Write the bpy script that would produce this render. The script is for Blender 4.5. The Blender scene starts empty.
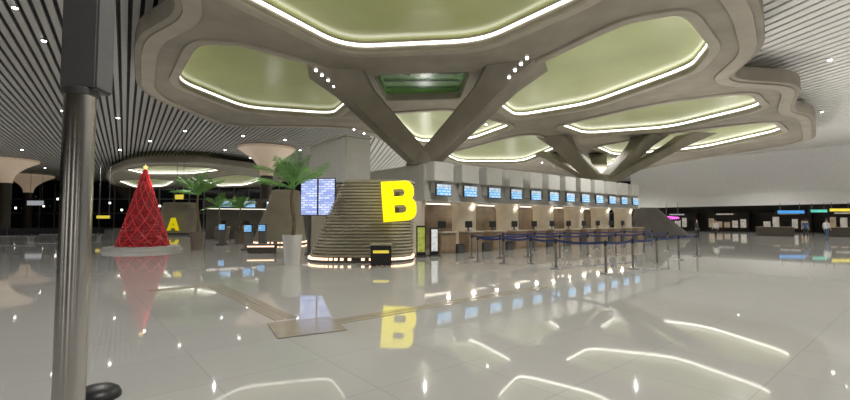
import bpy, bmesh, math, random
from mathutils import Vector, Matrix
random.seed(4)
S = bpy.context.scene
C = S.collection
S.view_settings.view_transform = 'Standard'
FP = 430.0; H = 1.65; TH = math.atan(20/430)
PI = math.pi
R = math.radians

# ---------- pixel -> world -------------------------------------------------
def ray(px, py):
    a = (px-425)/FP; b = (200-py)/FP
    return Vector((a, math.cos(TH)-b*math.sin(TH), math.sin(TH)+b*math.cos(TH)))
def at_z(px, py, z):
    d = ray(px, py); t = (z-H)/d.z
    return Vector((d.x*t, d.y*t, z))
def at_y(px, py, Y):
    d = ray(px, py); t = Y/d.y
    return Vector((d.x*t, Y, H+d.z*t))
def fl(px, py): return at_z(px, py, 0)

# ---------- materials ---------------------------------------------------------
MATS = {}
def mat(name, col, rough=.5, metal=0, em=None, es=0, var=.12, scale=3.0, spec=.5, coat=0):
    if name in MATS: return MATS[name]
    m = bpy.data.materials.new(name); m.use_nodes = True
    nt = m.node_tree; b = nt.nodes['Principled BSDF']
    b.inputs['Roughness'].default_value = rough
    b.inputs['Metallic'].default_value = metal
    b.inputs['Specular IOR Level'].default_value = spec
    b.inputs['Coat Weight'].default_value = coat
    tc = nt.nodes.new('ShaderNodeTexCoord')
    nz = nt.nodes.new('ShaderNodeTexNoise'); nz.inputs['Scale'].default_value = scale
    nz.inputs['Detail'].default_value = 3
    rp = nt.nodes.new('ShaderNodeValToRGB')
    rp.color_ramp.elements[0].position = .3; rp.color_ramp.elements[1].position = .7
    rp.color_ramp.elements[0].color = (*[c*(1-var) for c in col], 1)
    rp.color_ramp.elements[1].color = (*[min(1, c*(1+var)) for c in col], 1)
    nt.links.new(tc.outputs['Object'], nz.inputs['Vector'])
    nt.links.new(nz.outputs['Fac'], rp.inputs['Fac'])
    nt.links.new(rp.outputs['Color'], b.inputs['Base Color'])
    if em:
        b.inputs['Emission Color'].default_value = (*em, 1)
        b.inputs['Emission Strength'].default_value = es
    MATS[name] = m
    return m
M = dict(
 steel=mat('brushed_steel', (.54,.52,.49), .20, 1, var=.05),
 chrome=mat('chrome', (.72,.72,.72), .3, 1, var=.03),
 postm=mat('post_metal', (.27,.26,.25), .35, .8, var=.05),
 casing=mat('dark_casing', (.06,.058,.058), .5),
 boxgrey=mat('column_casing_grey', (.10,.098,.098), .5),
 black=mat('black_plastic', (.012,.012,.014), .4),
 darkbrown=mat('dark_brown', (.05,.04,.03), .5),
 beam=mat('beam_concrete', (.27,.242,.195), .75, var=.12, scale=.8, spec=.25),
 rim=mat('beam_rim_concrete', (.345,.312,.255), .75, var=.09, scale=1.0, spec=.25),
 strut=mat('strut_concrete', (.255,.228,.185), .75, var=.11, scale=1.0, spec=.25),
 memb=mat('olive_membrane', (.26,.275,.115), .24, em=(.35,.37,.15), es=.21, var=.20, scale=.2),  # membranes: slight emission put into the material as light on them
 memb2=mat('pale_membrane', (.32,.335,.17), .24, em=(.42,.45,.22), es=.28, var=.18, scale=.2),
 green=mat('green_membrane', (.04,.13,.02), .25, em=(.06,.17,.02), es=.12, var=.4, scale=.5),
 strip=mat('light_strip', (.9,.9,.8), .4, em=(1,.98,.88), es=3.8, var=.02),
 strip_d=mat('dim_light_strip', (.9,.9,.8), .4, em=(1,.98,.86), es=1.9, var=.02),
 soffit=mat('soffit_strip', (.9,.9,.8), .4, em=(1,.92,.78), es=1.7, var=.02),
 lamp=mat('lamp_glow', (1,1,1), .4, em=(1,.97,.92), es=16, var=.0),
 slat_d=mat('slat_grey', (.38,.37,.35), .5, var=.05),
 gap_d=mat('ceiling_void', (.07,.067,.063), .8),
 slat_w=mat('slat_white', (.70,.685,.65), .5, var=.03),
 gap_w=mat('ceiling_white_void', (.09,.086,.078), .8),
 white=mat('white_paint', (.80,.79,.77), .45, var=.03),
 greyw=mat('greyish_panel', (.50,.49,.465), .45, var=.05),
 housing=mat('screen_housing_grey', (.62,.61,.585), .45, var=.04),
 block=mat('block_grey', (.58,.57,.54), .45, var=.04),
 rib=mat('ribbed_cladding', (.38,.345,.26), .5, var=.10, scale=1.2),
 rib_d=mat('ribbed_dark', (.14,.13,.115), .5, var=.10, scale=1.2),
 yellow=mat('yellow_sign', (.9,.75,.0), .4, em=(1,.86,.0), es=1.0, var=.02),
 yellow_d=mat('dim_yellow_sign', (.65,.54,.0), .4, em=(1,.82,.0), es=.4, var=.02),
 warm=mat('warm_strip', (1,.7,.5), .4, em=(1,.62,.42), es=2.2, var=.2, scale=6),
 beige=mat('beige_panel', (.52,.46,.37), .45, var=.06),
 backwall=mat('counter_back_wall', (.22,.17,.12), .5, var=.35, scale=1.2),
 pillar=mat('pillar_cream', (.72,.64,.52), .4, var=.06),
 wood=mat('desk_wood', (.28,.20,.13), .4, var=.15, scale=5),
 navy=mat('navy_belt', (.02,.035,.14), .5),
 leaf=mat('palm_leaf', (.16,.36,.085), .45, var=.35, scale=4),
 trunk=mat('palm_trunk', (.16,.11,.06), .8, var=.3, scale=8),
 pot=mat('white_pot', (.62,.61,.58), .35, var=.04),
 potd=mat('brown_pot', (.16,.13,.10), .45, var=.08),
 red=mat('red_tinsel', (.22,.006,.010), .5, em=(.7,.02,.03), es=.05, var=.45, scale=11),
 redl=mat('red_garland', (.55,.03,.04), .4, em=(1,.10,.10), es=.12, var=.2, scale=9),
 redb=mat('red_bauble', (.55,.02,.028), .15, var=.05, em=(1,.05,.05), es=.12),
 gold=mat('gold_star', (.9,.6,.15), .3, em=(1,.72,.25), es=1.2, var=.05),
 glassd=mat('dark_glass', (.014,.018,.025), .12, var=.2, scale=.2),
 mull=mat('mullion_grey', (.18,.18,.185), .5),
 tactile=mat('tactile_tan', (.40,.355,.285), .15, var=.06, scale=3, spec=.5),
 patch=mat('floor_patch_brown', (.385,.335,.26), .12, var=.08, scale=3, spec=.5),
 skin=mat('skin', (.45,.28,.19), .6), hair=mat('dark_hair', (.012,.01,.01), .6),
 cloth_d=mat('dark_cloth', (.03,.03,.04), .8), cloth_w=mat('white_cloth', (.6,.6,.6), .8),
 cloth_b=mat('blue_cloth', (.05,.09,.2), .8),
 pink=mat('pink_neon', (1,.2,.7), .4, em=(1,.10,.75), es=2.5, var=0),
 capital=mat('capital_cream', (.68,.58,.46), .5, em=(.85,.62,.42), es=.18, var=.05),  # faint warm emission paints the lit look of the capitals
 poster_g=mat('poster_green', (.25,.30,.06), .4, em=(.5,.55,.1), es=.35, var=.6, scale=5),
 poster_w=mat('poster_white', (.6,.6,.6), .4, em=(.7,.75,.8), es=.4, var=.4, scale=5),
 signy=mat('sign_yellow', (.8,.65,.05), .4, em=(1,.8,.1), es=.5, var=.2),
 signb=mat('sign_blue', (.05,.2,.5), .4, em=(.10,.45,1), es=.6, var=.4, scale=2),
 signg=mat('sign_green', (.1,.5,.4), .4, em=(.15,.8,.6), es=.5, var=.4, scale=2),
 shop=mat('shop_glow', (.3,.22,.15), .5, em=(1,.75,.5), es=.20, var=.8, scale=1.0),
 shop2=mat('shop_glow_pale', (.35,.32,.28), .5, em=(1,.9,.75), es=.30, var=.8, scale=1.6),
 bay_glow=mat('reflection_bay_glow', (.8,.8,.8), .5, em=(1,.96,.9), es=1.4, var=.1, scale=.5),  # glow of the bays added behind the camera for reflections
 frontw=mat('front_wall_paint', (.24,.225,.20), .6, var=.1, scale=.5),
)
def screen_mat(name, bg, fg, rows, es):
    """procedural flight-display: header bar and rows of text-like dashes"""
    m = bpy.data.materials.new(name); m.use_nodes = True
    nt = m.node_tree; b = nt.nodes['Principled BSDF']; b.inputs['Roughness'].default_value = .25
    tc = nt.nodes.new('ShaderNodeTexCoord')
    br = nt.nodes.new('ShaderNodeTexBrick')
    br.inputs['Scale'].default_value = 1.0
    br.inputs['Color1'].default_value = (*fg,1); br.inputs['Color2'].default_value = (*bg,1)
    br.inputs['Mortar'].default_value = (*bg,1)
    br.inputs['Brick Width'].default_value = .30; br.inputs['Row Height'].default_value = rows
    br.inputs['Mortar Size'].default_value = rows*.22
    mp = nt.nodes.new('ShaderNodeMapping'); mp.inputs['Rotation'].default_value = (R(90),0,0)
    nt.links.new(tc.outputs['Object'], mp.inputs['Vector']); nt.links.new(mp.outputs['Vector'], br.inputs['Vector'])
    nt.links.new(br.outputs['Color'], b.inputs['Base Color']); nt.links.new(br.outputs['Color'], b.inputs['Emission Color'])
    b.inputs['Emission Strength'].default_value = es
    return m
M['scr'] = screen_mat('screen_blue', (.13,.36,.64), (.50,.68,.90), .14, .8)
M['fids'] = screen_mat('screen_flights', (.25,.33,.66), (.75,.8,1), .11, .8)

def floor_mat():
    m = bpy.data.materials.new('polished_floor'); m.use_nodes = True
    nt = m.node_tree; b = nt.nodes['Principled BSDF']
    tc = nt.nodes.new('ShaderNodeTexCoord')
    mp = nt.nodes.new('ShaderNodeMapping'); mp.inputs['Rotation'].default_value = (0,0,R(-39.7))
    br = nt.nodes.new('ShaderNodeTexBrick'); br.offset = 0
    br.inputs['Scale'].default_value = 1
    br.inputs['Color1'].default_value = (.525,.515,.49,1); br.inputs['Color2'].default_value = (.505,.495,.47,1)
    br.inputs['Mortar'].default_value = (.43,.42,.395,1)
    br.inputs['Brick Width'].default_value = 1.2; br.inputs['Row Height'].default_value = 1.2
    br.inputs['Mortar Size'].default_value = .006
    nz = nt.nodes.new('ShaderNodeTexNoise'); nz.inputs['Scale'].default_value = .5; nz.inputs['Detail'].default_value = 6
    rp = nt.nodes.new('ShaderNodeMapRange'); rp.inputs['To Min'].default_value = .015; rp.inputs['To Max'].default_value = .06
    nt.links.new(tc.outputs['Object'], mp.inputs['Vector']); nt.links.new(mp.outputs['Vector'], br.inputs['Vector'])
    nt.links.new(br.outputs['Color'], b.inputs['Base Color'])
    nt.links.new(tc.outputs['Object'], nz.inputs['Vector']); nt.links.new(nz.outputs['Fac'], rp.inputs['Value'])
    nt.links.new(rp.outputs['Result'], b.inputs['Roughness'])
    b.inputs['IOR'].default_value = 1.9
    return m
M['floor'] = floor_mat()

# ---------- mesh helpers -----------------------------------------------------
def bx(bm, c, s, rz=0, bev=0):
    r = bmesh.ops.create_cube(bm, size=1)
    vs = r['verts']
    bmesh.ops.scale(bm, vec=s, verts=vs)
    if bev:
        es = list({e for v in vs for e in v.link_edges})
        out = bmesh.ops.bevel(bm, geom=es, offset=bev, segments=2, affect='EDGES')
        vs = list({v for f in out['faces'] for v in f.verts} | {v for v in vs if v.is_valid})
    if rz: bmesh.ops.rotate(bm, cent=(0,0,0), matrix=Matrix.Rotation(rz,3,'Z'), verts=vs)
    bmesh.ops.translate(bm, vec=c, verts=vs)
    return vs
def tube(bm, pts, rads, seg=16, cap=True):
    rings = []
    pts = [Vector(p) for p in pts]
    for i, p in enumerate(pts):
        a = pts[max(0,i-1)]; b = pts[min(len(pts)-1,i+1)]
        d = (b-a).normalized()
        ref = Vector((0,0,1)) if abs(d.z) < .95 else Vector((0,1,0))
        u = d.cross(ref).normalized(); v = u.cross(d).normalized()
        r = rads[i] if isinstance(rads,(list,tuple)) else rads
        rings.append([bm.verts.new(p+(u*math.cos(t)+v*math.sin(t))*r) for t in [2*PI*k/seg for k in range(seg)]])
    for a, b in zip(rings, rings[1:]):
        for k in range(seg): bm.faces.new((a[k],a[(k+1)%seg],b[(k+1)%seg],b[k]))
    if cap:
        bm.faces.new(rings[0]); bm.faces.new(rings[-1])
def lathe(bm, prof, seg=32, c=(0,0,0)):
    rings = []
    for r, z in prof:
        rings.append([bm.verts.new((c[0]+r*math.cos(2*PI*k/seg), c[1]+r*math.sin(2*PI*k/seg), c[2]+z)) for k in range(seg)])
    for a, b in zip(rings, rings[1:]):
        for k in range(seg): bm.faces.new((a[k],a[(k+1)%seg],b[(k+1)%seg],b[k]))
    bm.faces.new(rings[0]); bm.faces.new(rings[-1])
def obj(name, bm, m, parent=None, world=False, smooth=False, label=None, ang=40):
    if world and parent: bm.transform(parent.matrix_basis.inverted())
    bmesh.ops.recalc_face_normals(bm, faces=bm.faces)
    me = bpy.data.meshes.new(name); bm.to_mesh(me); bm.free()
    me.materials.append(m)
    if smooth:
        for p in me.polygons: p.use_smooth = True
        try: me.set_sharp_from_angle(angle=R(ang))
        except Exception: pass
    o = bpy.data.objects.new(name, me); C.objects.link(o)
    if parent: o.parent = parent
    if label: o['label'] = label
    return o
def NB(): return bmesh.new()
def thing(name, label, cat, loc=(0,0,0), rz=0, group=None):
    o = bpy.data.objects.new(name, None); C.objects.link(o)
    o.empty_display_size = .2
    o.location = loc; o.rotation_euler = (0,0,rz)
    o.matrix_basis = Matrix.Translation(Vector(loc)) @ Matrix.Rotation(rz,4,'Z')
    o['label'] = label; o['category'] = cat
    if group: o['group'] = group
    return o
def struct(name, bm, m, label=None, smooth=False):
    o = obj(name, bm, m, smooth=smooth); o['kind'] = 'structure'
    if label: o['label'] = label
    return o
def kids(o): return [c for c in C.objects if c.parent == o]
def dup(root, loc, rz, label):
    r = root.copy(); C.objects.link(r)
    r.matrix_basis = Matrix.Translation(Vector(loc)) @ Matrix.Rotation(rz,4,'Z')
    r['label'] = label
    for ch in kids(root):
        c = ch.copy(); C.objects.link(c); c.parent = r
        for g in kids(ch):
            d = g.copy(); C.objects.link(d); d.parent = c
    return r
ORD = ['first','second','third','fourth','fifth','sixth','seventh','eighth','ninth','tenth','eleventh','twelfth','thirteenth','fourteenth','fifteenth','sixteenth','seventeenth','eighteenth','nineteenth','twentieth']
def curve_mesh(splines, extrude, bevel, res=3):
    cu = bpy.data.curves.new('tmp','CURVE'); cu.dimensions = '2D'; cu.fill_mode = 'BOTH'
    cu.extrude = extrude; cu.bevel_depth = bevel; cu.bevel_resolution = res; cu.offset = -bevel
    for pts in splines:
        sp = cu.splines.new('POLY'); sp.points.add(len(pts)-1); sp.use_cyclic_u = True
        for i, p in enumerate(pts): sp.points[i].co = (p[0],p[1],0,1)
    o = bpy.data.objects.new('tmp', cu); C.objects.link(o)
    dg = bpy.context.evaluated_depsgraph_get(); dg.update()
    me = bpy.data.meshes.new_from_object(o.evaluated_get(dg))
    bm = NB(); bm.from_mesh(me)
    bmesh.ops.remove_doubles(bm, verts=bm.verts, dist=1e-4)
    bpy.data.objects.remove(o); bpy.data.curves.remove(cu); bpy.data.meshes.remove(me)
    return bm
def round_loop(pts, f=.30, n=8):
    """polygon with rounded corners"""
    out = []; N = len(pts)
    for i in range(N):
        p = pts[i]; a = p.lerp(pts[i-1], f); b = p.lerp(pts[(i+1)%N], f)
        for k in range(n+1):
            t = k/n
            out.append(a*(1-t)**2+p*2*t*(1-t)+b*t*t)
        nb = pts[(i+1)%N].lerp(p, f)
        for k in (1,2,3): out.append(b.lerp(nb,k/4))
    return out
def offset_loop(pts, d):
    """outward offset of a closed planar loop"""
    N = len(pts)
    ar = sum(pts[i].x*pts[(i+1)%N].y-pts[(i+1)%N].x*pts[i].y for i in range(N))
    s = 1 if ar > 0 else -1
    out = []
    for i in range(N):
        t = (pts[(i+1)%N]-pts[i-1]).normalized()
        out.append(pts[i]+Vector((t.y,-t.x,0))*d*s)
    return out

# ---------- camera --------------------------------------------------------------
cam = bpy.data.cameras.new('camera'); co = bpy.data.objects.new('camera', cam); C.objects.link(co)
cam.sensor_width = 36; cam.lens = 36*FP/850; cam.clip_end = 500
co.location = (0,0,H); co.rotation_euler = (PI/2+TH,0,0)
S.camera = co

# ---------- room ------------------------------------------------------------------
bm = NB(); bx(bm, (-5,45,-.1), (230,150,.2)); struct('floor', bm, M['floor'], 'polished pale grey tiled concourse floor')
A = math.atan(95/430)
ux = Vector((-math.sin(A), math.cos(A), 0)); vx = Vector((math.cos(A), math.sin(A), 0))
VS = 4.0
# right: white slats parallel to the dividing line
bm = NB()
for i in range(int((95-VS)/.64)):
    c = ux*48+vx*(VS+(i+.5)*.64)
    bx(bm, (c.x,c.y,10.57), (.47,132,.14), A)
struct('ceiling', bm, M['slat_w'], 'white slatted ceiling')
# left: grey slats at their own angle, cut at the dividing line
AL = math.atan(300/430)
uL = Vector((-math.sin(AL), math.cos(AL), 0)); vL = Vector((math.cos(AL), math.sin(AL), 0))
bm = NB(); pitch = .42
for i in range(int(165/pitch)):
    v = -100+(i+.5)*pitch
    s0 = max(-18, (VS-v*vL.dot(vx))/uL.dot(vx)); s1 = 150
    if s1-s0 < 1: continue
    c = vL*v+uL*(s0+s1)/2
    bx(bm, (c.x,c.y,10.54), (.255,s1-s0,.08), AL)
struct('ceiling', bm, M['slat_d'], 'dark ceiling of narrow grey slats')
bm = NB(); c = ux*48+vx*((VS-105)/2); bx(bm, (c.x,c.y,10.92), (VS+105,132,.1), A); struct('ceiling', bm, M['gap_d'])
bm = NB(); c = ux*48+vx*((VS+95)/2); bx(bm, (c.x,c.y,10.98), (95-VS,132,.1), A); struct('ceiling', bm, M['gap_w'])
bm = NB(); bx(bm, (-30,98,5.5), (220,.3,11)); struct('wall_back', bm, M['glassd'], 'dark glazed far end wall')
bm = NB()
for i in range(60): bx(bm, (-125+i*3.4,97.7,5), (.22,.25,10))
for z in (3.2,6.4): bx(bm, (-30,97.72,z), (220,.2,.2))
struct('trim_1', bm, M['mull'], 'grey mullions of the far glazed wall')
bm = NB(); bx(bm, (-112,45,5.5), (.3,150,11)); struct('wall_left', bm, M['glassd'])
# entrance wall behind the camera; glowing bays added for streak reflections on the steel
bm = NB(); bx(bm, (0,-17,5.5), (130,.3,11)); struct('wall_front', bm, M['frontw'])
for i, x in enumerate((-34,-22,-10,2,14,26)):
    bm = NB(); bx(bm, (x,-16.8,2.2), (2.6,.1,4.4)); struct('reflection_bay_%d' % (i+1), bm, M['bay_glow'])
Aw = at_y(632,220,70); Bw = at_y(960,220,44)
dw = Vector((Bw.x-Aw.x, Bw.y-Aw.y, 0)); Lw = dw.length; aw = math.atan2(dw.y,dw.x); dwn = dw.normalized()
nb = Vector((-dwn.y, dwn.x, 0))
mid = Vector((Aw.x,Aw.y,0))+dw/2
bm = NB(); bx(bm, (mid.x,mid.y,7.2), (Lw,.3,7.2), aw)
bx(bm, tuple(mid+nb*-.18+Vector((0,0,5.3))), (Lw,.2,.12), aw)
bx(bm, tuple(mid+nb*-.25+Vector((0,0,3.75))), (Lw,.3,.35), aw)
struct('wall_right', bm, M['white'], 'white bulkhead above the far shops')
bm = NB(); p = mid+nb*9; bx(bm, (p.x,p.y,2), (Lw+6,.3,4), aw); struct('wall_back', bm, M['darkbrown'], 'dark rear wall of the shop recess')
bm = NB(); p = mid+nb*4.5; bx(bm, (p.x,p.y,3.85), (Lw+6,9,.2), aw); struct('ceiling', bm, M['greyw'], 'low soffit over the shop recess')
# tactile path with flat patch at its corner
def strip_path(bm, a, b, w):
    a = fl(*a); b = fl(*b); d = (b-a); L = d.length; d.normalize(); ang = math.atan2(d.y,d.x)
    c = (a+b)/2
    for k in (-1,1):
        o_ = Vector((-d.y,d.x,0))*k*w*.27
        bx(bm, (c.x+o_.x,c.y+o_.y,.003), (L,w*.46,.006), ang)
bm = NB()
strip_path(bm, (214,285), (286,319), .38)
strip_path(bm, (330,323), (545,287), .34)
strip_path(bm, (150,291), (206,285.5), .36)
struct('trim_2', bm, M['tactile'], 'tan tactile guide path set in the floor')
c = fl(306,327)
bm = NB(); bx(bm, (c.x,c.y,.010), (1.0,1.0,.004), R(28)); struct('trim_3', bm, M['patch'], 'flat brown square where the guide paths meet')

# ---------- canopies -----------------------------------------------------------
ZC = 9.0
def canopy(name, label, outer, holes, z=ZC, ext=.32, bev=.06, memb_up=.46, fo=.30):
    op = round_loop([at_z(x,y,z) for x,y in outer], fo)
    c = sum(op, Vector())/len(op)
    root = thing(name, label, 'ceiling canopy', (c.x,c.y,z))
    hs = [(round_loop([at_z(x,y,z) for x,y in h], .22 if s else .10), m, s) for h,m,s in holes]
    bm = curve_mesh([op]+[h for h,_,_ in hs], ext, bev, 1)
    bmesh.ops.translate(bm, vec=(0,0,z+ext+bev), verts=bm.verts)
    obj('frame', bm, M['beam'], root, True, True, ang=30)
    bm = curve_mesh([offset_loop(op,-.25), offset_loop(op,-.85)], .07, .02, 1)
    bmesh.ops.translate(bm, vec=(0,0,z), verts=bm.verts)
    obj('outer_rib', bm, M['rim'], root, True, True, ang=30)
    for h, m, s in hs:
        cc = sum(h, Vector())/len(h)
        if s:
            bm = curve_mesh([offset_loop(h,.42), offset_loop(h,.02)], .08, .02, 1)
            bmesh.ops.translate(bm, vec=(0,0,z), verts=bm.verts)
            obj('petal_rim', bm, M['rim'], root, True, True, ang=30)
        bm = NB()
        vs = [bm.verts.new((p.x+(p.x-cc.x)*.01, p.y+(p.y-cc.y)*.01, z+memb_up)) for p in h]
        f = bm.faces.new(vs); bmesh.ops.triangulate(bm, faces=[f])
        obj('membrane', bm, m, root, True)
        if s:
            bm = NB(); lo = []; hi = []
            hin = offset_loop(h,-.05)
            for q in hin:
                lo.append(bm.verts.new((q.x,q.y,z+.20))); hi.append(bm.verts.new((q.x,q.y,z+.34)))
            for i in range(len(lo)):
                j = (i+1)%len(lo); bm.faces.new((lo[i],lo[j],hi[j],hi[i]))
            obj('light_strip', bm, M['strip'] if s == 1 else M['strip_d'], root, True)
        else:
            bm = NB()
            xs = [p.x for p in h]; ys = [p.y for p in h]
            for k in range(1,4):
                y = min(ys)+(max(ys)-min(ys))*k/4
                bx(bm, ((min(xs)+max(xs))/2,y,z+memb_up-.05), ((max(xs)-min(xs))*.86,.04,.05))
            obj('glazing_bar', bm, M['casing'], root, True)
    return root
outer = [(140,-70),(180,11),(133,38),(136,92),(222,127),(348,128),(372,136),(425,162),(520,171),(600,178),(700,158),(816,142),(816,116),(793,110),(804,84),(728,79),(766,48),(762,4),(700,-90),(600,-160),(430,-190),(270,-160)]
P1 = [(344,53),(482,47),(604,-8),(600,-100),(430,-140),(270,-110),(200,-20)]
P2 = [(175,84),(198,43),(240,44),(322,67),(350,103),(333,117),(245,111)]
P3 = [(492,103),(532,66),(625,22),(682,12),(711,48),(692,71),(590,107),(516,119)]
PCn = [(373,76),(470,72),(460,99),(386,101)]
P4 = [(556,126),(660,103),(748,92),(764,108),(670,130),(585,136)]
P5 = [(592,147),(690,130),(772,121),(784,132),(700,150),(615,157)]
P6 = [(382,114),(450,109),(515,126),(472,141),(418,144)]
P7 = [(442,155),(530,132),(563,147),(522,163),(460,163)]
P8 = [(552,165),(590,155),(628,158),(605,168),(570,170)]
canopy('petal_canopy', 'large brown petal shaped ceiling canopy with olive membranes above the hall', outer,
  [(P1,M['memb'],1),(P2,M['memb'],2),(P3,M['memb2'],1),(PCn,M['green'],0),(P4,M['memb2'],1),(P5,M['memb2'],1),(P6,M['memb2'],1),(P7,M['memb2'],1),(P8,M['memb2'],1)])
canopy('petal_canopy', 'distant petal canopy with bright rims behind the red christmas tree',
  [(104,173),(135,162),(200,162),(262,169),(288,178),(272,189),(215,191),(150,192),(110,185)],
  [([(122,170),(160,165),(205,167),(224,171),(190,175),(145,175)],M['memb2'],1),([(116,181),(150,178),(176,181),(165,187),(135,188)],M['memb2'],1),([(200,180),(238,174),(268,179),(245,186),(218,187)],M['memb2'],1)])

# ---------- check-in island -----------------------------------------------------
IA = math.atan2(.64,.77)
P0 = at_y(430,220,21.0); P0.z = 0
dI = Vector((math.cos(IA), math.sin(IA), 0)); nI = Vector((-math.sin(IA), math.cos(IA), 0))
def isl(x, y, z=0): return P0+dI*x+nI*y+Vector((0,0,z))
IL = 23.4
isle = thing('check_in_island', 'long check-in island with pale fascia behind the queue barriers', 'check-in island', tuple(P0), IA)
bm = NB()
bx(bm, (IL/2,3.2,3.5), (IL,5.6,1.8), bev=.04); obj('fascia', bm, M['greyw'], isle)
bm = NB(); bx(bm, (IL/2,3.3,4.44), (IL-.1,5.5,.10)); bx(bm, (IL/2,.36,2.64), (IL+.1,.14,.1)); bx(bm, (IL/2,.37,3.62), (IL,.06,.05))
obj('fascia_trim', bm, M['greyw'], isle)
for i in range(12):
    bm = NB(); bx(bm, (.75+i*1.9,.10,4.05), (1.3,.62,.95), bev=.03); bx(bm, (.75+i*1.9,.20,3.3), (.8,.4,.6), bev=.03)
    obj('screen_housing', bm, M['housing'], isle)
bm = NB(); bx(bm, (IL/2,4.4,1.32), (IL,.2,2.6)); obj('back_wall', bm, M['backwall'], isle)
for i in range(7):
    bm = NB(); lathe(bm, [(.76,0),(.76,.14),(.68,.18),(.68,2.3),(.78,2.45),(.78,2.6)], 28, (-.05+i*3.8,1.42,0)); obj('pillar', bm, M['pillar'], isle, smooth=True)
bm = NB(); bx(bm, (IL/2,2.6,2.57), (IL-1,.25,.06)); obj('soffit_light', bm, M['soffit'], isle)

def make_counter(label):
    t = thing('check_in_counter', label, 'check-in counter', (0,0,0), 0, 'check-in counters under the pale fascia')
    bm = NB(); bx(bm, (-.2,0,.5), (1.05,.7,1.0), bev=.02); obj('body', bm, M['wood'], t)
    bm = NB(); bx(bm, (-.2,-.365,.52), (.95,.03,.8), bev=.01); obj('front_panel', bm, M['wood'], t)
    bm = NB(); bx(bm, (-.2,-.04,1.04), (1.15,.85,.07), bev=.015); obj('counter_top', bm, M['beige'], t)
    bm = NB(); bx(bm, (.62,0,.2), (.55,.9,.4), bev=.03); conv = obj('baggage_scale', bm, M['casing'], t)
    bm = NB(); bx(bm, (.62,0,.42), (.45,.8,.04)); obj('belt', bm, M['black'], conv)
    bm = NB(); bx(bm, (-.2,.12,1.42), (.52,.05,.34), bev=.01); mo = obj('monitor', bm, M['black'], t)
    bm = NB(); bx(bm, (-.2,.15,1.16), (.08,.05,.2)); bx(bm, (-.2,.13,1.085), (.26,.2,.02)); obj('monitor_stand', bm, M['casing'], mo)
    return t
proto = None
for i in range(12):
    p = isl(1.0+i*1.9, -.1)
    lab = 'wood and beige check-in desk, %s from the pavilion end of the island' % ORD[i]
    if proto is None:
        proto = make_counter(lab); proto.matrix_basis = Matrix.Translation(p) @ Matrix.Rotation(IA,4,'Z')
    else: dup(proto, p, IA, lab)

def make_screen(label):
    t = thing('display_screen', label, 'screen', (0,0,0), 0, 'blue screens along the check-in fascia')
    bm = NB(); bx(bm, (0,0,0), (1.02,.10,.64), bev=.015); obj('frame', bm, M['casing'], t)
    bm = NB(); bx(bm, (0,-.056,0), (.93,.012,.55)); obj('panel', bm, M['scr'], t)
    bm = NB(); bx(bm, (0,-.064,.2), (.93,.008,.12)); obj('header_bar', bm, M['poster_w'], t)
    bm = NB(); bx(bm, (-.3,.08,0), (.08,.10,.3)); bx(bm, (.3,.08,0), (.08,.10,.3)); obj('bracket', bm, M['casing'], t)
    return t
proto = None
for i in range(12):
    p = isl(.75+i*1.9, -.14, 3.15)
    lab = 'blue check-in screen on the pale fascia, %s from the left' % ORD[i]
    if proto is None:
        proto = make_screen(lab); proto.matrix_basis = Matrix.Translation(p) @ Matrix.Rotation(IA,4,'Z')
    else: dup(proto, p, IA, lab)

pc = at_y(345,220,20.2); pc.z = 0
blk = thing('service_block', 'light grey service block rising behind the yellow letter pavilion', 'service block', tuple(pc), IA)
bm = NB(); bx(bm, (.7,2,4.55), (1.4,4,2.2), bev=.05); obj('upper_box', bm, M['block'], blk)
bm = NB(); bx(bm, (.7,2,1.72), (1.2,3.6,3.44)); obj('base', bm, M['rib'], blk)
bm = NB(); bx(bm, (.7,2,5.66), (1.5,4.1,.08)); obj('roof_trim', bm, M['greyw'], blk)

# ---------- V columns -----------------------------------------------------------
def vcol(label, base, tops, zb, r=(.42,.55,1.05), seg=24):
    t = thing('branching_column', label, 'column', (base.x,base.y,zb))
    bm = NB(); lathe(bm, [(.95,0),(.95,.12),(.85,.2),(.75,.6),(.5,.9)], 24, (base.x,base.y,zb)); obj('column_base', bm, M['strut'], t, True, True)
    for tp in tops:
        a = Vector((base.x,base.y,zb+.05)); b = Vector((tp.x,tp.y,9.10))
        h = Vector((b.x-a.x,b.y-a.y,0)).normalized(); n = Vector((-h.y,h.x,0))
        bm = NB(); rings = []; K = 14
        for k in range(K+1):
            s = k/K; p = a.lerp(b,s)
            rr = r[0]+(r[1]-r[0])*s+(r[2]-r[1])*max(0,(s-.78)/.22)
            rings.append([bm.verts.new(p+h*rr*1.15*max(-.92,min(.92,1.25*math.cos(q)))+n*rr*max(-.92,min(.92,1.25*math.sin(q)))) for q in [2*PI*(j+.5)/seg for j in range(seg)]])
        for r0, r1 in zip(rings, rings[1:]):
            for j in range(seg): bm.faces.new((r0[j],r0[(j+1)%seg],r1[(j+1)%seg],r1[j]))
        bm.faces.new(rings[0]); bm.faces.new(rings[-1])
        obj('branch', bm, M['strut'], t, True, True, ang=18)
    return t
b1 = at_y(424,220,22.6)
vcol('large concrete V-shaped column rising behind the yellow letter sign', b1, [at_z(336,76,9), at_z(517,70,9)], 4.50, (.62,1.0,1.3))
b2 = isl(20.4,2.0)
vcol('far concrete branching column on the right end of the check-in island', b2, [at_z(554,138,9), at_z(650,137,9), at_z(696,136,9), at_z(546,154,9), at_z(598,155,9)], 4.50, (.6,.9,1.2))

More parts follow.
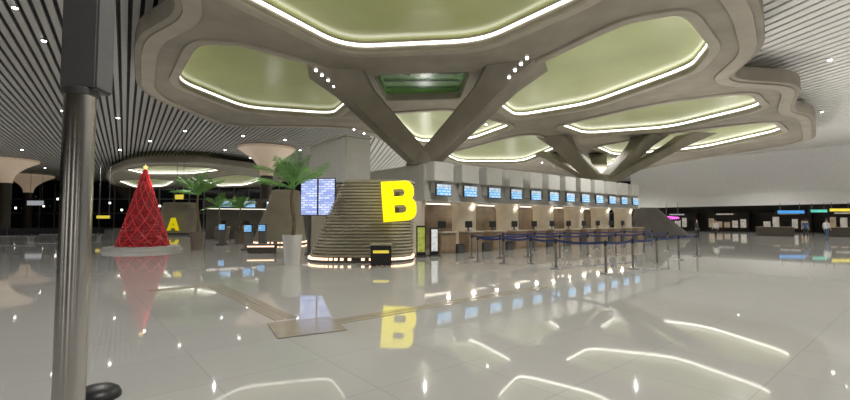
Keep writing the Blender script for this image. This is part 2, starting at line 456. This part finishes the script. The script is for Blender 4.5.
# ---------- ribbed pavilions ---------------------------------------------------
def sq(a, k=.7):
    ca = math.cos(a); sa = math.sin(a)
    return math.copysign(abs(ca)**k, ca), math.copysign(abs(sa)**k, sa)
def ribbed(root, h, L, Rr, D, n, m, inset=.11, name='ribbed_shell'):
    """L,Rr,D = (bottom, top) extents left, right and front/back"""
    bm = NB(); N = 56; rings = []
    def ring(z, t, ins):
        l = L[0]+(L[1]-L[0])*t-ins; r = Rr[0]+(Rr[1]-Rr[0])*t-ins; d = D[0]+(D[1]-D[0])*t-ins
        vs = []
        for k in range(N):
            x, y = sq(2*PI*k/N)
            vs.append(bm.verts.new((x*(r if x > 0 else l), y*d, z)))
        rings.append(vs)
    st = h/n
    for i in range(n):
        z = i*st; t = i/(n-1)
        ring(z, t, 0); ring(z+st*.58, t, 0); ring(z+st*.58, t, inset); ring(z+st, t, inset)
    for a, b in zip(rings, rings[1:]):
        for k in range(N): bm.faces.new((a[k],a[(k+1)%N],b[(k+1)%N],b[k]))
    bm.faces.new(rings[0]); bm.faces.new(rings[-1])
    bmesh.ops.translate(bm, vec=(0,0,.22), verts=bm.verts)
    return obj(name, bm, m, root)
def plinth(root, L, Rr, D, lit=True):
    for nm, z0, z1, k, mm in (('plinth',0,.08,1.02,M['casing']),('kick_board',.08,.22,.985,M['darkbrown'])):
        bm = NB(); N = 56; ra = []; rb = []
        for i in range(N):
            x, y = sq(2*PI*i/N)
            x = x*(Rr if x > 0 else L)*k; y *= D*k
            ra.append(bm.verts.new((x,y,z0))); rb.append(bm.verts.new((x,y,z1)))
        for i in range(N): bm.faces.new((ra[i],ra[(i+1)%N],rb[(i+1)%N],rb[i]))
        bm.faces.new(ra); bm.faces.new(rb)
        obj(nm, bm, mm, root)
    if lit:
        bm = NB(); N = 64
        for i in range(N):
            x, y = sq(2*PI*(i+.5)/N)
            bx(bm, (x*(Rr if x > 0 else L),y*D,.14), (.12,.06,.09))
        obj('base_lights', bm, M['warm'], root)
def arc(cx, cy, r, a0, a1, n=10): return [(cx+r*math.cos(R(a0+(a1-a0)*i/n)), cy+r*math.sin(R(a0+(a1-a0)*i/n))) for i in range(n+1)]
B_OUT = [(-.02,0),(-.02,1),(.56,1)]+arc(.56,.78,.22,90,0,8)+[(.78,.70)]+arc(.60,.68,.18,-5,-62,6)+arc(.60,.36,.22,62,0,6)+[(.82,.24)]+arc(.58,.24,.24,0,-90,8)
B_H1 = [(.27,.62),(.27,.80)]+arc(.47,.71,.09,90,-90)
B_H2 = [(.27,.20),(.27,.40)]+arc(.48,.30,.10,90,-90)
A_OUT = [(0,0),(.32,1),(.60,1),(.92,0),(.66,0),(.60,.2),(.32,.2),(.26,0)]
A_H = [(.38,.40),(.54,.40),(.46,.70)]
def letter(root, splines, size, loc, rz, roll, m):
    bm = curve_mesh([[(x-.4,y-.5) for x,y in s] for s in splines], .07, .015, 1)
    bm.transform(Matrix.Translation(loc) @ Matrix.Rotation(rz,4,'Z') @ Matrix.Rotation(roll,4,'Y') @ Matrix.Rotation(PI/2,4,'X') @ Matrix.Diagonal((size,size,1,1)))
    return obj('letter_sign', bm, m, root, label='bright yellow letter sign')
p = at_y(363,220,18.3)
pb = thing('ribbed_pavilion', 'brown ribbed tapering pavilion carrying the large yellow letter B', 'pavilion', (p.x,p.y,0))
ribbed(pb, 3.08, (2.12,.85), (2.12,2.2), (1.75,.95), 24, M['rib'])
plinth(pb, 2.12, 2.12, 1.75)
pl = at_y(399,201,16.35)
letter(pb, [B_OUT,B_H1,B_H2], 1.52, Vector((pl.x-p.x,pl.y-p.y,pl.z)), R(10), R(-4), M['yellow'])
bm = NB(); bx(bm, (pl.x-p.x-.1,pl.y-p.y+.55,pl.z+.25), (.12,.9,.12)); bx(bm, (pl.x-p.x-.1,pl.y-p.y+.55,pl.z-.3), (.12,.9,.12)); obj('sign_bracket', bm, M['casing'], pb)
p = at_y(283,220,30)
q = thing('ribbed_pavilion', 'brown ribbed tapering pavilion behind the nearer potted palm', 'pavilion', (p.x,p.y,0))
ribbed(q, 3.5, (1.9,.7), (1.5,1.1), (1.4,.9), 24, M['rib']); plinth(q, 1.9, 1.5, 1.4)
p = at_y(650,220,41)
q = thing('ribbed_pavilion', 'dark grey ribbed pavilion sloping at the right end of the check-in row', 'pavilion', (p.x,p.y,0))
ribbed(q, 2.6, (1.7,1.4), (3.4,.6), (1.8,.8), 18, M['rib_d']); plinth(q, 1.7, 3.4, 1.8, False)
p = at_y(179,220,49)
q = thing('ribbed_pavilion', 'distant dark ribbed pavilion carrying the small yellow letter A', 'pavilion', (p.x,p.y,0))
ribbed(q, 3.4, (2.6,1.6), (2.3,1.8), (1.7,1.2), 22, M['rib']); plinth(q, 2.6, 2.3, 1.7, False)
letter(q, [A_OUT,A_H], 1.4, Vector((.4,-1.95,1.2)), R(5), 0, M['yellow_d'])

# ---------- flight boards -------------------------------------------------------
p = at_y(318,220,20.5)
fb = thing('flight_information_board', 'bright bluish flight information board with two panels beside the ribbed pavilion', 'information board', (p.x,p.y,0), R(-6))
for k in (-1,1):
    bm = NB(); bx(bm, (k*.43,0,2.75), (.84,.12,1.8), bev=.02); pn = obj('panel_frame', bm, M['casing'], fb)
    bm = NB(); bx(bm, (k*.43,-.066,2.75), (.77,.012,1.7)); obj('screen', bm, M['fids'], pn)
bm = NB(); bx(bm, (-.45,.05,.95), (.1,.1,1.9)); bx(bm, (.45,.05,.95), (.1,.1,1.9)); bx(bm, (0,.05,.03), (1.2,.4,.06)); obj('stand', bm, M['casing'], fb)

# ---------- stands near the pavilion -----------------------------------------
def poster(label, px, py, w, h, m, rz=0):
    p = fl(px,py); t = thing('poster_stand', label, 'poster stand', tuple(p), rz)
    bm = NB(); bx(bm, (0,0,h/2+.05), (w,.12,h), bev=.02); obj('frame', bm, M['black'], t)
    bm = NB(); bx(bm, (0,-.066,h/2+.1), (w-.1,.012,h-.25)); obj('poster', bm, m, t)
    bm = NB(); bx(bm, (0,0,.03), (w+.1,.5,.06), bev=.01); obj('foot', bm, M['casing'], t)
poster('black framed green poster stand right of the ribbed pavilion', 421,257, .42,1.35, M['poster_g'], R(8))
poster('black framed pale poster stand farther right beside the pavilion', 434,256, .40,1.25, M['poster_w'], R(20))
p = fl(381,266)
t = thing('podium_desk', 'low dark podium desk in front of the ribbed pavilion', 'podium', tuple(p), R(5))
bm = NB(); bx(bm, (0,0,.38), (.74,.36,.72), bev=.02); obj('body', bm, M['black'], t)
bm = NB(); bx(bm, (0,-.02,.77), (.80,.44,.06), bev=.015); obj('top', bm, M['rib'], t)
bm = NB(); bx(bm, (0,-.19,.52), (.56,.015,.10)); obj('yellow_panel', bm, M['signy'], t)

# ---------- palms ------------------------------------------------------------------
def frond(bm, az, elev, L, droop):
    pts = []
    for k in range(13):
        s = k/12
        r = L*s*math.cos(elev)*(1-.12*s)+L*.22*s*s*math.sin(elev); z = L*s*math.sin(elev)-droop*s*s*L
        pts.append(Vector((r*math.cos(az), r*math.sin(az), z)))
    tube(bm, pts, [.020*(1-.7*k/12) for k in range(13)], 6)
    side = Vector((-math.sin(az), math.cos(az), 0))
    NL = 38
    for k in range(5,NL):
        s = k/NL; i = min(11,int(s*12)); p = pts[i].lerp(pts[i+1], s*12-i)
        d = (pts[i+1]-pts[i]).normalized()
        l = .33*math.sin(PI*(.12+.82*s))*L/1.3*random.uniform(.85,1.1)
        for sg in (-1,1):
            dirv = (side*sg*.65+d*.85+Vector((0,0,-.3))).normalized()
            m_ = p+dirv*l*.5; e = p+dirv*l+Vector((0,0,-.25*l))
            w = d*.012
            vs = [bm.verts.new(v) for v in (p-w*.6,m_-w,e,m_+w)]
            bm.faces.new(vs)
def palm(label, px, py, pot_h, pot_r, crown_z, L, n, pm):
    p = fl(px,py); t = thing('potted_palm', label, 'potted palm', tuple(p))
    bm = NB(); lathe(bm, [(pot_r*.72,0),(pot_r*.98,pot_h*.95),(pot_r,pot_h),(pot_r*.9,pot_h),(pot_r*.88,pot_h-.06)], 28); obj('pot', bm, pm, t, smooth=True)
    bm = NB(); lathe(bm, [(pot_r*.86,pot_h-.1),(pot_r*.86,pot_h-.05)], 20); obj('soil', bm, M['trunk'], t)
    bm = NB()
    pts = [(0.05*math.sin(k*.6),0,pot_h-.1+(crown_z-pot_h+.1)*k/10) for k in range(11)]
    tube(bm, pts, [.075-.03*k/10+(.007 if k%2 else 0) for k in range(11)], 12); obj('trunk', bm, M['trunk'], t, smooth=True)
    for i in range(n):
        bm = NB(); az = i*2.399+random.uniform(-.3,.3)
        el = R([84,72,60,46,26][i%5]+random.uniform(-7,7))
        frond(bm, az, el, L*random.uniform(.8,1.15), random.uniform(.15,.5))
        bmesh.ops.translate(bm, vec=(.05*math.sin(6),0,crown_z), verts=bm.verts)
        obj('frond', bm, M['leaf'], t)
palm('tall potted palm in a white pot left of the ribbed pavilion', 292,265, 1.1,.36, 2.8,1.8,17, M['pot'])
palm('potted palm farther back between the red tree and counters', 197,250, 1.0,.40, 3.0,1.75,17, M['potd'])
palm('small distant potted palm left of the second pavilion', 240,244, .9,.4, 2.4,1.5,14, M['potd'])
palm('small distant potted palm just right of the yellow letter A', 219,240.5, .9,.4, 2.6,1.6,13, M['potd'])

# ---------- christmas tree -------------------------------------------------------
p = fl(143,250)
t = thing('christmas_tree', 'tall red cone christmas tree on a round white platform', 'christmas tree', tuple(p))
bm = NB(); lathe(bm, [(1.9,0),(1.9,.10),(1.82,.12),(1.82,.20),(1.7,.22)], 48); obj('platform', bm, M['greyw'], t)
TR = 1.2; TN = 26; TZ0 = .25; TZ1 = 4.45
bm = NB(); prof = []
for i in range(TN):
    s = i/TN; r = TR*(1-s)+.06
    z = TZ0+(TZ1-TZ0)*s
    prof += [(r,z),(r*.95-.01,z+(TZ1-TZ0)/TN*.55)]
prof.append((.03,TZ1))
lathe(bm, prof, 60)
for v in bm.verts:
    k = 1+random.uniform(-.035,.035); v.co.x *= k; v.co.y *= k; v.co.z += random.uniform(-.03,.03)
obj('foliage', bm, M['red'], t)
bm = NB()
for sg in (-1,1):
    for j in range(10):
        pts = []
        for k in range(32):
            s = k/31; a = sg*s*2.9+j*2*PI/10; r = TR*(1-s)+.08
            pts.append((r*math.cos(a), r*math.sin(a), TZ0+(TZ1-TZ0)*s))
        tube(bm, pts, .018, 6)
obj('garland', bm, M['redl'], t, smooth=True)
for i in range(72):
    s = ((i+.5)/72)**1.3*.93; a = i*2.399; r = TR*(1-s)+.07
    bm = NB(); bmesh.ops.create_uvsphere(bm, u_segments=12, v_segments=8, radius=.05)
    bmesh.ops.translate(bm, vec=(r*math.cos(a), r*math.sin(a), TZ0+(TZ1-TZ0)*s), verts=bm.verts)
    obj('bauble', bm, M['redb'], t, smooth=True)
bm = curve_mesh([[( (.16 if k%2==0 else .07)*math.sin(k*PI/5), (.16 if k%2==0 else .07)*math.cos(k*PI/5)) for k in range(10)]], .02, .008, 1)
bm.transform(Matrix.Translation((0,0,TZ1+.12)) @ Matrix.Rotation(PI/2,4,'X')); obj('star', bm, M['gold'], t, label='small glowing gold star')

# ---------- foreground column --------------------------------------------------
pc = Vector(((76-425)/FP*3.6, 3.6, 0))
t = thing('steel_column', 'brushed steel round column with dark grey box casing at left foreground', 'column', (pc.x,pc.y,0))
bm = NB(); lathe(bm, [(.15,0),(.15,.05),(.112,.07),(.112,2.76)], 40); obj('shaft', bm, M['steel'], t, smooth=True)
bm = NB(); bx(bm, (.015,.05,6.6), (.285,.24,7.7), R(6), .015); obj('box_casing', bm, M['boxgrey'], t)
bm = NB(); lathe(bm, [(.128,2.70),(.128,2.75)], 40); obj('collar', bm, M['casing'], t)
q = fl(97,398)-pc
bm = NB(); lathe(bm, [(.19,0),(.19,.03),(.17,.07),(.12,.10),(.03,.11)], 32, (q.x,q.y,0)); obj('foot_cover', bm, M['black'], t, smooth=True, label='black rounded foot cover')

# ---------- queue barriers -------------------------------------------------------
def barrier_row(pxs, rowlab):
    pts = [fl(*q) for q in pxs]
    for i, p in enumerate(pts):
        t = thing('queue_post', 'dark metal queue post with navy belt, %s from the left in the %s row' % (ORD[i], rowlab), 'queue barrier', tuple(p), 0, 'queue posts in the %s row' % rowlab)
        bm = NB(); lathe(bm, [(.18,0),(.18,.015),(.15,.035),(.05,.05)], 24); obj('base', bm, M['postm'], t, smooth=True)
        bm = NB(); tube(bm, [(0,0,.04),(0,0,.88)], .038, 14); obj('pole', bm, M['postm'], t, smooth=True)
        bm = NB(); lathe(bm, [(.042,.86),(.048,.87),(.048,1.0),(.034,1.02)], 16); obj('belt_head', bm, M['black'], t, smooth=True)
        if i+1 < len(pts):
            d = pts[i+1]-p; n = Vector((-d.y,d.x,0)).normalized()*.004
            bm = NB(); K = 8; prev = None
            for k in range(K+1):
                s = k/K; c = d*s+Vector((0,0,.955-.05*math.sin(PI*s)))
                if s == 0: c = d.normalized()*.045+Vector((0,0,.955))
                if s == 1: c = d-d.normalized()*.052+Vector((0,0,.955))
                v = [bm.verts.new(c+n+Vector((0,0,.038))), bm.verts.new(c+n-Vector((0,0,.038))), bm.verts.new(c-n-Vector((0,0,.038))), bm.verts.new(c-n+Vector((0,0,.038)))]
                if prev:
                    for j in range(4): bm.faces.new((prev[j],prev[(j+1)%4],v[(j+1)%4],v[j]))
                prev = v
            obj('belt', bm, M['navy'], t)
barrier_row([(478,262),(504,264),(531,264),(556,269),(606,274),(633,269),(657,264),(679,260),(697,256.5)], 'front')
barrier_row([(472,258),(500,258.5),(528,257.5),(560,258),(588,256.5),(616,255),(644,253),(668,251)], 'middle')
barrier_row([(503,253.5),(535,252),(565,250.5),(595,249),(625,247.5),(652,246)], 'rear')

# ---------- lights: fixtures -----------------------------------------------------
def downlight(label, loc, r, group, up=.0):
    t = thing('downlight', label, 'ceiling light', tuple(loc), 0, group)
    bm = NB(); lathe(bm, [(r*1.25,0),(r*1.3,.03),(r*1.1,.05)], 20); obj('housing', bm, M['white'], t, smooth=True)
    bm = NB(); lathe(bm, [(r*.4,-.05),(r*.8,-.03),(r,-.002)], 20); obj('lens', bm, M['lamp'], t)
left_dl = [(15,8),(44,41),(63,111),(22,150),(118,118),(120,150),(150,141),(185,131),(205,158),(243,136),(225,150),(250,158),(285,140),(300,150),(45,168),(90,160)]
left_dl.sort()
for i,(x,y) in enumerate(left_dl):
    downlight('small round downlight in the dark slatted ceiling, %s from the left' % ORD[i], at_z(x,y,10.44), .10 if y < 100 else .14, 'downlights in the dark ceiling')
right_dl = sorted([(733,152),(700,163),(800,176),(822,112),(770,165),(840,160),(655,176),(830,60)])
for i,(x,y) in enumerate(right_dl):
    downlight('small round downlight in the white slatted ceiling, %s from the left' % ORD[i], at_z(x,y,10.44), .10, 'downlights in the white ceiling')
def spot(label, loc, group):
    t = thing('spotlight', label, 'spotlight', tuple(loc), 0, group)
    bm = NB(); lathe(bm, [(.066,.06),(.074,.07),(.068,.16),(.03,.18)], 18); obj('housing', bm, M['white'], t, smooth=True)
    bm = NB(); lathe(bm, [(.02,-.02),(.046,-.01),(.060,.02),(.066,.06)], 18); obj('lens', bm, M['lamp'], t)
sp = [(316,71),(322,76),(328,81),(334,87),(340,93),(346,99)]
for i,(x,y) in enumerate(sorted(sp, key=lambda q:(q[1],q[0]))):
    spot('bright spotlight at the top of the left column branch, %s from the top' % ORD[i], at_z(x,y,8.2), 'spotlights on the left branch')
sp = [(527,59),(521,65),(515,71),(509,78),(503,85),(497,93)]
for i,(x,y) in enumerate(sorted(sp, key=lambda q:(q[1],q[0]))):
    spot('bright spotlight at the top of the right column branch, %s from the top' % ORD[i], at_z(x,y,8.2), 'spotlights on the right branch')
sp = sorted([(354,130),(364,134),(542,163),(568,146),(573,150),(578,154),(680,144),(690,142),(634,160),(486,125)])
for i,(x,y) in enumerate(sp):
    spot('small spotlight under the rear beams of the large canopy, %s from the left' % ORD[i], at_z(x,y,8.3), 'spotlights under the rear canopy beams')
for i,(x,y) in enumerate([(6,200),(16,208),(30,196),(44,206),(58,199),(110,203),(122,210),(160,206)]):
    p = at_y(x,y,97.3)
    t = thing('wall_lamp', 'small bright lamp on the dark glazed far wall, %s from the left' % ORD[i], 'wall lamp', tuple(p), 0, 'lamps on the far glazed wall')
    bm = NB(); bx(bm, (0,.1,0), (.5,.3,.5), bev=.04); obj('housing', bm, M['mull'], t)
    bm = NB(); bx(bm, (0,-.08,0), (.42,.06,.42), bev=.02); obj('lens', bm, M['strip'], t)

# ---------- mushroom columns ------------------------------------------------------
def mushroom(label, px, ptop, Y, Rt):
    p = at_y(px,220,Y)
    t = thing('flared_column', label, 'column', (p.x,p.y,0))
    zt = 10.4
    prof = []
    for k in range(13):
        s = k/12; prof.append((.75+(Rt-.75)*s**2.2, zt-3.4+3.1*s))
    prof.append((Rt,zt))
    bm = NB(); lathe(bm, prof, 40); obj('capital', bm, M['capital'], t, smooth=True)
    bm = NB(); lathe(bm, [(.85,0),(.85,.3),(.7,.35),(.7,zt-3.4)], 32); obj('shaft', bm, M['darkbrown'], t, smooth=True)
mushroom('flared cream column with wide capital behind the second ribbed pavilion', 266,150, 52, 3.3)
mushroom('flared cream column at the far left edge of the hall', 4,163, 62, 3.6)
mushroom('smaller flared cream column second from the left edge', 27,182, 84, 3.9)

# ---------- island A and far left clutter -------------------------------------
p = fl(205,240)
ia = thing('check_in_island', 'distant dark check-in island beside the small yellow letter sign', 'check-in island', tuple(p), R(30))
bm = NB(); bx(bm, (5,3,3.1), (10,4,.9), bev=.04); obj('fascia', bm, M['darkbrown'], ia)
bm = NB(); bx(bm, (5,3,1.35), (9.6,.2,2.7)); obj('back_wall', bm, M['rib_d'], ia)
bm = NB(); bx(bm, (5,1.3,2.62), (9.6,.2,.05)); obj('soffit_light', bm, M['soffit'], ia)
src = [o for o in C.objects if o.name == 'check_in_counter'][0]
for i in range(4):
    loc = p+Matrix.Rotation(R(30),3,'Z') @ Vector((1.6+i*1.9,1.0,0))
    c = dup(src, loc, R(30), 'check-in desk on the distant dark island, %s from the left' % ORD[i]); c['group'] = 'desks on the distant island'
src = [o for o in C.objects if o.name == 'display_screen'][0]
for i in range(4):
    loc = p+Matrix.Rotation(R(30),3,'Z') @ Vector((1.6+i*1.9,.86,3.05))
    c = dup(src, loc, R(30), 'blue screen on the distant dark island, %s from the left' % ORD[i]); c['group'] = 'screens on the distant island'
def kiosk(label, px, py, rz=0):
    p = fl(px,py); t = thing('self_service_kiosk', label, 'kiosk', tuple(p), rz, 'self service kiosks left of the pavilion')
    bm = NB(); bx(bm, (0,0,.04), (.6,.5,.08), bev=.02); obj('foot', bm, M['casing'], t)
    bm = NB(); bx(bm, (0,.05,.5), (.45,.25,.9), bev=.03); obj('body', bm, M['rib_d'], t)
    bm = NB(); bx(bm, (0,0,1.18), (.50,.10,.46), bev=.02); h = obj('head', bm, M['black'], t)
    bm = NB(); bx(bm, (0,-.056,1.18), (.42,.012,.36)); obj('screen', bm, M['scr'], h)
for i,(x,y) in enumerate([(222,245),(248,250),(262,248)]):
    kiosk('low dark kiosk with blue screen, %s from the left between the palms' % ORD[i], x, y, R(-8))
def bench(label, px, py, rz):
    p = fl(px,py); t = thing('lit_bench', label, 'bench', tuple(p), rz)
    bm = NB(); bx(bm, (0,0,.42), (1.5,.6,.08), bev=.02); obj('seat', bm, M['rib_d'], t)
    bm = NB(); bx(bm, (0,0,.19), (1.3,.45,.38)); obj('body', bm, M['darkbrown'], t)
    bm = NB(); bx(bm, (0,-.24,.34), (1.3,.03,.06)); obj('light_strip', bm, M['warm'], t)
bench('low dark bench with glowing edge left of the near palm', 262,253, R(5))
def hang_sign(name, label, px, py, Y, w, h, m, ztop=None, cat='sign'):
    p = at_y(px,py,Y); t = thing(name, label, cat, (p.x,p.y,p.z))
    bm = NB(); bx(bm, (0,0,0), (w,.25,h), bev=.02); obj('frame', bm, M['black'], t)
    bm = NB(); bx(bm, (0,-.13,0), (w-.1,.02,h-.1)); obj('face', bm, m, t)
    bm = NB(); top = (ztop or 10.4)-p.z
    for k in (-.35,.35): tube(bm, [(w*k,0,h/2),(w*k,0,top)], .03, 8)
    obj('hanger', bm, M['mull'], t)
hang_sign('hanging_sign', 'small hanging yellow sign left of the red christmas tree', 104,217, 52, 1.7,.45, M['signy'])
hang_sign('hanging_sign', 'small yellow sign hanging just above the yellow letter A', 180,197, 46, 1.0,.6, M['signy'])
hang_sign('hanging_sign', 'small hanging white sign at the far left behind the steel column', 36,203, 75, 3.0,.9, M['poster_w'])
hang_sign('hanging_sign', 'blue hanging sign among the far right shops', 790,212, 50, 3.2,.45, M['signb'], 3.6)
hang_sign('hanging_sign', 'green hanging sign among the far right shops', 818,211, 49, 2.0,.4, M['signg'], 3.6)
hang_sign('hanging_sign', 'yellow hanging sign at the far right edge', 840,210, 47, 2.6,.4, M['signy'], 3.6)
def seat_row(label, px, py, n, rz):
    p = fl(px,py); t = thing('waiting_bench', label, 'seats', tuple(p), rz)
    bm = NB(); bx(bm, (0,0,.38), (n*.6,.08,.06)); obj('beam', bm, M['chrome'], t)
    for k in range(n):
        x = (k-(n-1)/2)*.6
        bm = NB(); bx(bm, (x,0,.44), (.54,.5,.05), bev=.015); obj('seat', bm, M['black'], t)
        bm = NB(); bx(bm, (x,.27,.72), (.54,.05,.5), bev=.015); obj('backrest', bm, M['black'], t)
    for k in (-.4,.4):
        bm = NB(); bx(bm, (k*n*.6,0,.18), (.06,.5,.36)); obj('leg', bm, M['chrome'], t)
for i,(x,y,n) in enumerate([(12,241,6),(48,239,6),(85,238.5,5)]):
    seat_row('row of black waiting seats at far left, %s from the left' % ORD[i], x, y, n, R(4))

# ---------- right side shops -----------------------------------------------------
q = at_y(673,218,52)
t = thing('neon_sign', 'pink neon script sign right of the dark ribbed pavilion', 'neon sign', tuple(q))
bm = NB(); pts = []
for k in range(60):
    s = k/59; pts.append((-.65+1.3*s+.09*math.sin(s*34), 0, .18*math.cos(s*34)*(1-.5*s)))
tube(bm, pts, .035, 8); obj('script_tube', bm, M['pink'], t, smooth=True)
bm = NB(); bx(bm, (0,.15,0), (1.7,.1,.7)); obj('back_board', bm, M['black'], t)
bm = NB()
for k in (-.7,.7): tube(bm, [(k,.15,.35),(k,.15,3.7-q.z)], .03, 8)
obj('hanger', bm, M['mull'], t)
def shop(label, s, w, h=2.8):
    p = Vector((Aw.x,Aw.y,0))+dwn*s+nb*7.5
    t = thing('shop_front', label, 'shop front', tuple(p), aw)
    bm = NB(); bx(bm, (0,.3,h/2), (w,.6,h)); obj('body', bm, M['darkbrown'], t)
    n = 5; pw = (w-.4)/n
    for k in range(n):
        hh = random.uniform(.8,1.6); m = random.choice([M['shop'],M['shop'],M['shop2'],M['shop2'],M['black']])
        bm = NB(); bx(bm, (-w/2+.2+pw*(k+.5),-.02,.5+hh/2), (pw*random.uniform(.55,.9),.03,hh)); obj('window_display', bm, m, t)
    bm = NB(); bx(bm, (random.uniform(-.8,.8),-.04,h-.25), (w*.4,.05,.2)); obj('sign_band', bm, random.choice([M['poster_w'],M['shop2']]), t)
names = ['small lit shop front nearest the dark ribbed pavilion','small lit shop front second from the ribbed pavilion','small lit shop front third from the ribbed pavilion','small lit shop front fourth from the ribbed pavilion','small lit shop front fifth from the ribbed pavilion','small lit shop front at the right edge']
for i,l in enumerate(names): shop(l, 4+i*7, 5.6)
def low_counter(label, px, py, w, rz):
    p = fl(px,py); t = thing('service_desk', label, 'desk', tuple(p), rz)
    bm = NB(); bx(bm, (0,0,.45), (w,.8,.9), bev=.02); obj('body', bm, M['darkbrown'], t)
    bm = NB(); bx(bm, (0,-.03,.92), (w+.1,.95,.05), bev=.015); obj('top', bm, M['wood'], t)
low_counter('long dark service desk at far right before the shops', 775,236, 3, aw)
low_counter('shorter dark service desk at the right edge', 841,237, 2.2, aw)

# ---------- people -----------------------------------------------------------------
def person(label, px, py, rz, shirt, pants, hgt=1.68, stride=.12):
    root = fl(px,py); k = hgt/1.72
    V = [(0,0,.95),(0,0,1.15),(0,-.01,1.38),(0,-.01,1.47),(0,-.03,1.55),(0,-.02,1.68),
         (.10,0,.88),(.11,-stride*.5,.50),(.11,-stride,.07),(.11,-stride-.16,.03),
         (-.10,0,.88),(-.11,stride*.3,.50),(-.11,stride,.09),(-.11,stride-.16,.03),
         (.19,0,1.40),(.24,.04,1.13),(.25,-.06,.88),(.25,-.09,.79),
         (-.19,0,1.40),(-.24,.02,1.13),(-.25,-.08,.88),(-.25,-.11,.79)]
    E = [(0,1),(1,2),(2,3),(3,4),(4,5),(0,6),(6,7),(7,8),(8,9),(0,10),(10,11),(11,12),(12,13),(2,14),(14,15),(15,16),(16,17),(2,18),(18,19),(19,20),(20,21)]
    rad = [.15,.13,.15,.055,.085,.08,.095,.065,.045,.04,.095,.065,.045,.04,.065,.048,.035,.035,.065,.048,.035,.035]
    me = bpy.data.meshes.new('t'); me.from_pydata(V,E,[]); o = bpy.data.objects.new('t', me); C.objects.link(o)
    o.modifiers.new('s','SKIN'); sv = me.skin_vertices[0].data
    for i,r in enumerate(rad): sv[i].radius = (r,r*.8)
    sv[0].use_root = True
    ss = o.modifiers.new('u','SUBSURF'); ss.levels = 2; ss.render_levels = 2
    dg = bpy.context.evaluated_depsgraph_get(); dg.update()
    m2 = bpy.data.meshes.new_from_object(o.evaluated_get(dg)); bpy.data.objects.remove(o)
    m2.name = 'body'; m2.materials.clear()
    for mm in (M['skin'],shirt,pants,M['black']): m2.materials.append(mm)
    zmin = min(v.co.z for v in m2.vertices)
    for v in m2.vertices: v.co.z -= zmin
    for f in m2.polygons:
        z = f.center.z; x = abs(f.center.x); f.use_smooth = True
        f.material_index = 0 if z > 1.45 or (x > .19 and z < 1.0 and z > .7) else (1 if z > .95 else (3 if z < .1 else 2))
    t = thing('person', label, 'person', tuple(root), rz)
    b = bpy.data.objects.new('body', m2); C.objects.link(b); b.parent = t; b.scale = (k,k,k)
    bm = NB(); bmesh.ops.create_uvsphere(bm, u_segments=16, v_segments=10, radius=.105)
    bmesh.ops.scale(bm, vec=(.92,1.05,.9), verts=bm.verts)
    bmesh.ops.delete(bm, geom=[v for v in bm.verts if v.co.z < -.02 and v.co.y < .03], context='VERTS')
    bmesh.ops.translate(bm, vec=(0,.0,1.69), verts=bm.verts)
    h = obj('hair', bm, M['hair'], t, smooth=True); h.scale = (k,k,k)
person('person in dark clothes standing right of the dark ribbed pavilion', 697,239, R(30), M['cloth_d'], M['cloth_d'])
person('person in white shirt walking near the pink neon sign', 716,238, R(-60), M['cloth_w'], M['cloth_d'], 1.62, .2)
person('person in blue shirt standing before the far right desks', 806,239, R(150), M['cloth_b'], M['cloth_d'])
person('person in white top at the far right edge', 827,240, R(100), M['cloth_w'], M['cloth_b'], 1.7, .18)

# ---------- illumination ----------------------------------------------------------
def lamp(kind, loc, power, col=(1,.98,.95), size=.03, ang=150, up=False):
    l = bpy.data.lights.new('lamp', kind); l.energy = power; l.color = col; l.shadow_soft_size = size
    if kind == 'SPOT': l.spot_size = R(ang); l.spot_blend = .6
    o = bpy.data.objects.new('lamp', l); C.objects.link(o); o.location = loc
    if up: o.rotation_euler = (PI,0,0)
    return o
for ix in range(9):
    for iy in range(8):
        X = -52+ix*13+(3 if iy % 2 else 0); Y = 3+iy*12
        k = .45 if X < -10 else 1.0
        lamp('SPOT', (X,Y,8.6), 1450*k)
# unseen uplights added to brighten the slatted ceilings, no fixtures
for ix in range(9):
    for iy in range(6):
        X = -56+ix*14; Y = 9+iy*15
        if (Vector((X,Y,0))-mid).dot(nb) > -11: continue
        k = .75 if X < -2 else (1.5 if X < 18 else 1.75)
        lamp('SPOT', (X,Y,3.0), 500*k, (1,.98,.95), .3, 165, True)
for i in range(12):
    q = isl(1.8+i*1.9, .62, 2.35); lamp('POINT', q, 8, (1,.88,.72), .1)  # unseen point lights added to brighten the counter pillars
for i in range(6):
    q = isl(2+i*3.8, 3.2, 2.3); lamp('POINT', q, 20, (1,.86,.66), .1)
w = bpy.data.worlds.new('world'); S.world = w; w.use_nodes = True
w.node_tree.nodes['Background'].inputs['Color'].default_value = (.75,.73,.70,1)
w.node_tree.nodes['Background'].inputs['Strength'].default_value = .25
